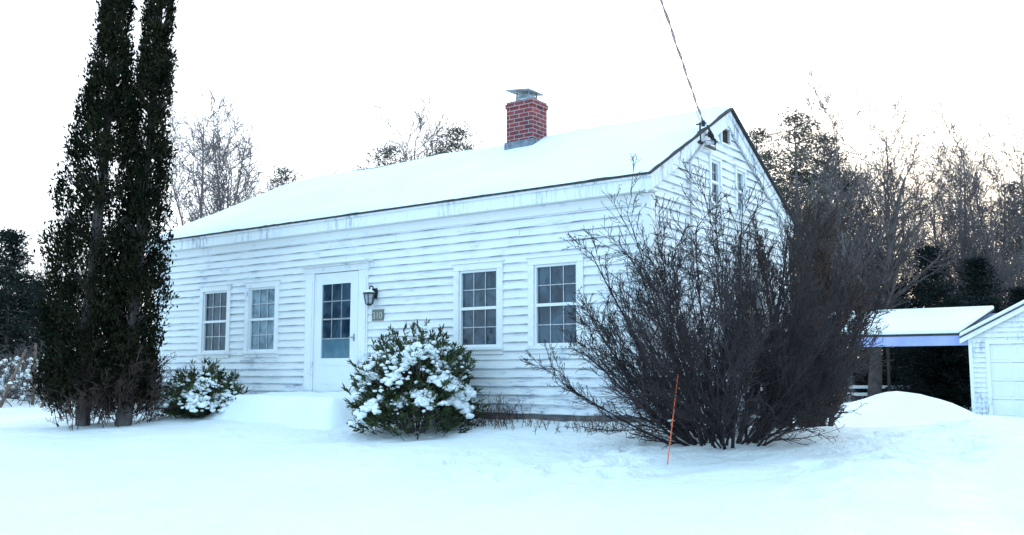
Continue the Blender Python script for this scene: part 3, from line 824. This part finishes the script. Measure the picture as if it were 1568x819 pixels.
def place(name, mesh, px, d, s, mat=None, parent=None, rz=None):
    X = pxX(px, d); m = mesh
    return obj(name, m, mat, parent, loc=(X, d, gz(X, d, False)), rz=rng.uniform(0, 6.28) if rz is None else rz, scale=(s, s, s))
place('bare_tree', bare_tree('bare_left', 301, 9.9, .14, 4, .17, kids=[1.6, 1.6, 1.3], up=[.04, .16, .06, .02], rmin=.010), 315, 30, 1.0, BARK_HAZED)
place('bare_tree.001', bare_tree('bare_mid', 311, 10.1, .15, 3, .16, kids=[1.5, 1.5, 1.3], up=[.05, .16, .08, .02], ratio=[.38, .5, .5], rmin=.011), 632, 33, 1.0, BARK_HAZED)
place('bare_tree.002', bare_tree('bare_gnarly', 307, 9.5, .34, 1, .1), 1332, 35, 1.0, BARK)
place('bare_tree.003', bare_tree('bare_l2', 309, 9, .12, 2, .2, kids=[1.5, 1.5, 1.4], rmin=.010), 350, 34, 1.0, BARK_HAZED)
for i, (px, d, s) in enumerate([(590, 46, 1.04), (700, 46, 1.12), (745, 48, 1.06), (432, 44, .90), (1225, 40, 1.04), (1165, 42, 1.02), (300, 44, .70), (1270, 43, 1.02), (1560, 44, .85), (670, 47, 1.04)]):
    place('pine_tree' + ('.%03d' % i if i else ''), PINES[i % 3], px, d, s)
for i, (px, d, s) in enumerate([(1425, 35.5, .92), (1497, 36, .86), (1375, 38, .74), (1560, 37, .7), (15, 34, .95), (-50, 38, 1.1), (60, 42, .8), (1600, 38, .8)]):
    place('spruce_tree' + ('.%03d' % i if i else ''), SPR[i % 2], px, d, s)
place('dark_evergreen_shrub', conifer('dark_shrub', 260, 2.7, 1.5, -.1, .35, 40, SPRUCE, .02, 14, 9, .2), 1440, 31.8, 1.0)
parts = []
def scatter(n, pr, dr, sr, arrs):
    for k in range(n):
        d = rng.uniform(*dr); px = pr[0]+(pr[1]-pr[0])*(k+rng.random())/n; s = rng.uniform(*sr); a = rng.uniform(0, 6.28)
        V, Q = arrs[rng.randrange(len(arrs))]; X = pxX(px, d)
        ca, sa = math.cos(a)*s, math.sin(a)*s
        V2 = np.stack([V[:, 0]*ca-V[:, 1]*sa+X, V[:, 0]*sa+V[:, 1]*ca+d, V[:, 2]*s+gz(X, d, False)], axis=1)
        parts.append((V2, Q))
scatter(26, (1160, 1640), (39, 50), (.92, 1.25), TREES)
scatter(12, (1150, 1700), (52, 72), (1.0, 1.4), TREES)
scatter(9, (-150, 240), (42, 60), (.6, .95), TREES)
scatter(10, (-300, 420), (60, 80), (.7, 1.0), TREES)
scatter(9, (380, 760), (48, 60), (.85, 1.1), TREES)
scatter(5, (760, 1150), (50, 70), (.4, .6), TREES)
scatter(4, (1700, 2300), (30, 60), (.8, 1.1), TREES)
V, Q = join_arr(parts); obj('distant_trees', np_mesh('distant_trees', V, Q), BARK_HAZED)
BUSHA = seg_arrays(bush(51, 20, 2.4, (5, 65), .6, .006, (1.7, 1.2, .7)), 3)
parts = []
scatter(28, (1130, 1700), (40, 52), (.9, 1.7), [BUSHA]); scatter(12, (-200, 250), (37, 52), (.9, 1.6), [BUSHA])
V, Q = join_arr(parts); obj('underbrush_thicket', np_mesh('underbrush_thicket', V, Q), BARK_HAZED)
th = empty('snowy_thicket')
S = []; lumps = []
cc = dict(n=[6, 4, 3], wig=[.12, .2, .25], up=[-.03, 0, 0], taper=.8, rmin=.006, kids=[1.5, 1.1], start=[.1, .1], ang=[(20, 60), (20, 60)], ratio=[.6, .6], rr=.6)
for k in range(320):
    d = rng.uniform(20.0, 28); px = rng.uniform(-120, 262); X = pxX(px, d); g = gz(X, d, False)
    t = rng.uniform(0, 6.28)
    S0 = len(S)
    grow(S, rng, Vector((X, d, g-.05)), Vector((math.cos(t)*.7, math.sin(t)*.7, 1)).normalized(), rng.uniform(.5, 1.6), .011, 0, cc)
    for s in S[S0:]:
        if rng.random() < .34 and s[1][2] < .95:      # snow lying along the twigs
            a_, b_2 = Vector(s[0]), Vector(s[1]); r = rng.uniform(.02, .055); l_ = (b_2-a_)
            lumps.append((tuple((a_+b_2)/2+Vector((0, 0, r*.5))), (r+abs(l_.x)*.5, r+abs(l_.y)*.5, r+abs(l_.z)*.25)))
rng.shuffle(lumps); lumps = lumps[:2000]
obj('twigs', seg_mesh('thicket_twigs', S, 3), BARK, th)
V_, Q_ = lump_arrays(lumps, 9, .7, ico(1))
obj('snow_clumps', np_mesh('thicket_snow', V_, Q_), SNOW_SOFT, th, smooth=True)
pf = empty('old_post_fence')
mb = MB()
for px, d, lean, h in ((5, 19.5, .5, 1.2), (60, 20, -.05, 1.3), (68, 19.2, .35, .9), (88, 21.5, 0, 1.1), (-40, 20.5, .1, 1.2), (228, 22, .0, 1.0)):
    X = pxX(px, d); g = gz(X, d, False); mb.tube((X, d, g-.2), (X+lean, d+.1, g+h), .035, 8, .028)
mb.obj('posts', simple('post_wood', (.12, .08, .06), (.22, .16, .13), 5, .9, .4), pf)

# ------------------------------------------------------------------ light
SUN_AZ = 24.0; SUN_EL = 13.0     # degrees to the right of +Y
w = bpy.data.worlds.new('World'); scene.world = w; w.use_nodes = True
nt = w.node_tree; nt.nodes.clear()
out = nt.nodes.new('ShaderNodeOutputWorld')
sky = nt.nodes.new('ShaderNodeTexSky'); sky.sky_type = 'NISHITA'; sky.sun_disc = False
sky.sun_elevation = rad(SUN_EL); sky.sun_rotation = rad(SUN_AZ); sky.air_density = 1.0; sky.dust_density = 1.0
bg1 = nt.nodes.new('ShaderNodeBackground'); bg1.inputs['Strength'].default_value = .05
nt.links.new(sky.outputs[0], bg1.inputs['Color'])
# thin bright overcast veil, whiter towards the sun
tc = nt.nodes.new('ShaderNodeTexCoord')
sd = Vector((math.sin(rad(SUN_AZ))*math.cos(rad(SUN_EL)), math.cos(rad(SUN_AZ))*math.cos(rad(SUN_EL)), math.sin(rad(SUN_EL))))
dp = nt.nodes.new('ShaderNodeVectorMath'); dp.operation = 'DOT_PRODUCT'; dp.inputs[1].default_value = sd
nt.links.new(tc.outputs['Generated'], dp.inputs[0])
mr = nt.nodes.new('ShaderNodeMapRange'); mr.inputs['From Min'].default_value = -1; mr.inputs['From Max'].default_value = 1
nt.links.new(dp.outputs['Value'], mr.inputs['Value'])
col = ramp(nt, mr.outputs[0], [(0, (.46, .73, 1.0)), (.55, (.53, .79, 1.0)), (.82, (.77, .83, .89)), (1, (.79, .82, .86))])
bg2 = nt.nodes.new('ShaderNodeBackground'); bg2.inputs['Strength'].default_value = 1.82
nt.links.new(col, bg2.inputs['Color'])
add = nt.nodes.new('ShaderNodeAddShader')
nt.links.new(bg1.outputs[0], add.inputs[0]); nt.links.new(bg2.outputs[0], add.inputs[1]); nt.links.new(add.outputs[0], out.inputs['Surface'])
sl = bpy.data.lights.new('sun', 'SUN'); sl.energy = 2.0; sl.angle = rad(.5); sl.color = (1, .95, .91)
so = bpy.data.objects.new('sun', sl); scene.collection.objects.link(so)
so.rotation_euler = (-sd).to_track_quat('-Z', 'Y').to_euler()

# ------------------------------------------------------------------ camera
cam = bpy.data.cameras.new('camera'); co = bpy.data.objects.new('camera', cam); scene.collection.objects.link(co)
cam.sensor_width = 36; cam.lens = 1446/1568*36; cam.clip_end = 2000
co.location = (0, 0, .61); co.rotation_euler = (rad(90+6.31), 0, 0)
scene.camera = co
scene.view_settings.view_transform = 'Standard'; scene.view_settings.look = 'None'; scene.view_settings.exposure = 0
print('done', len(bpy.data.objects))
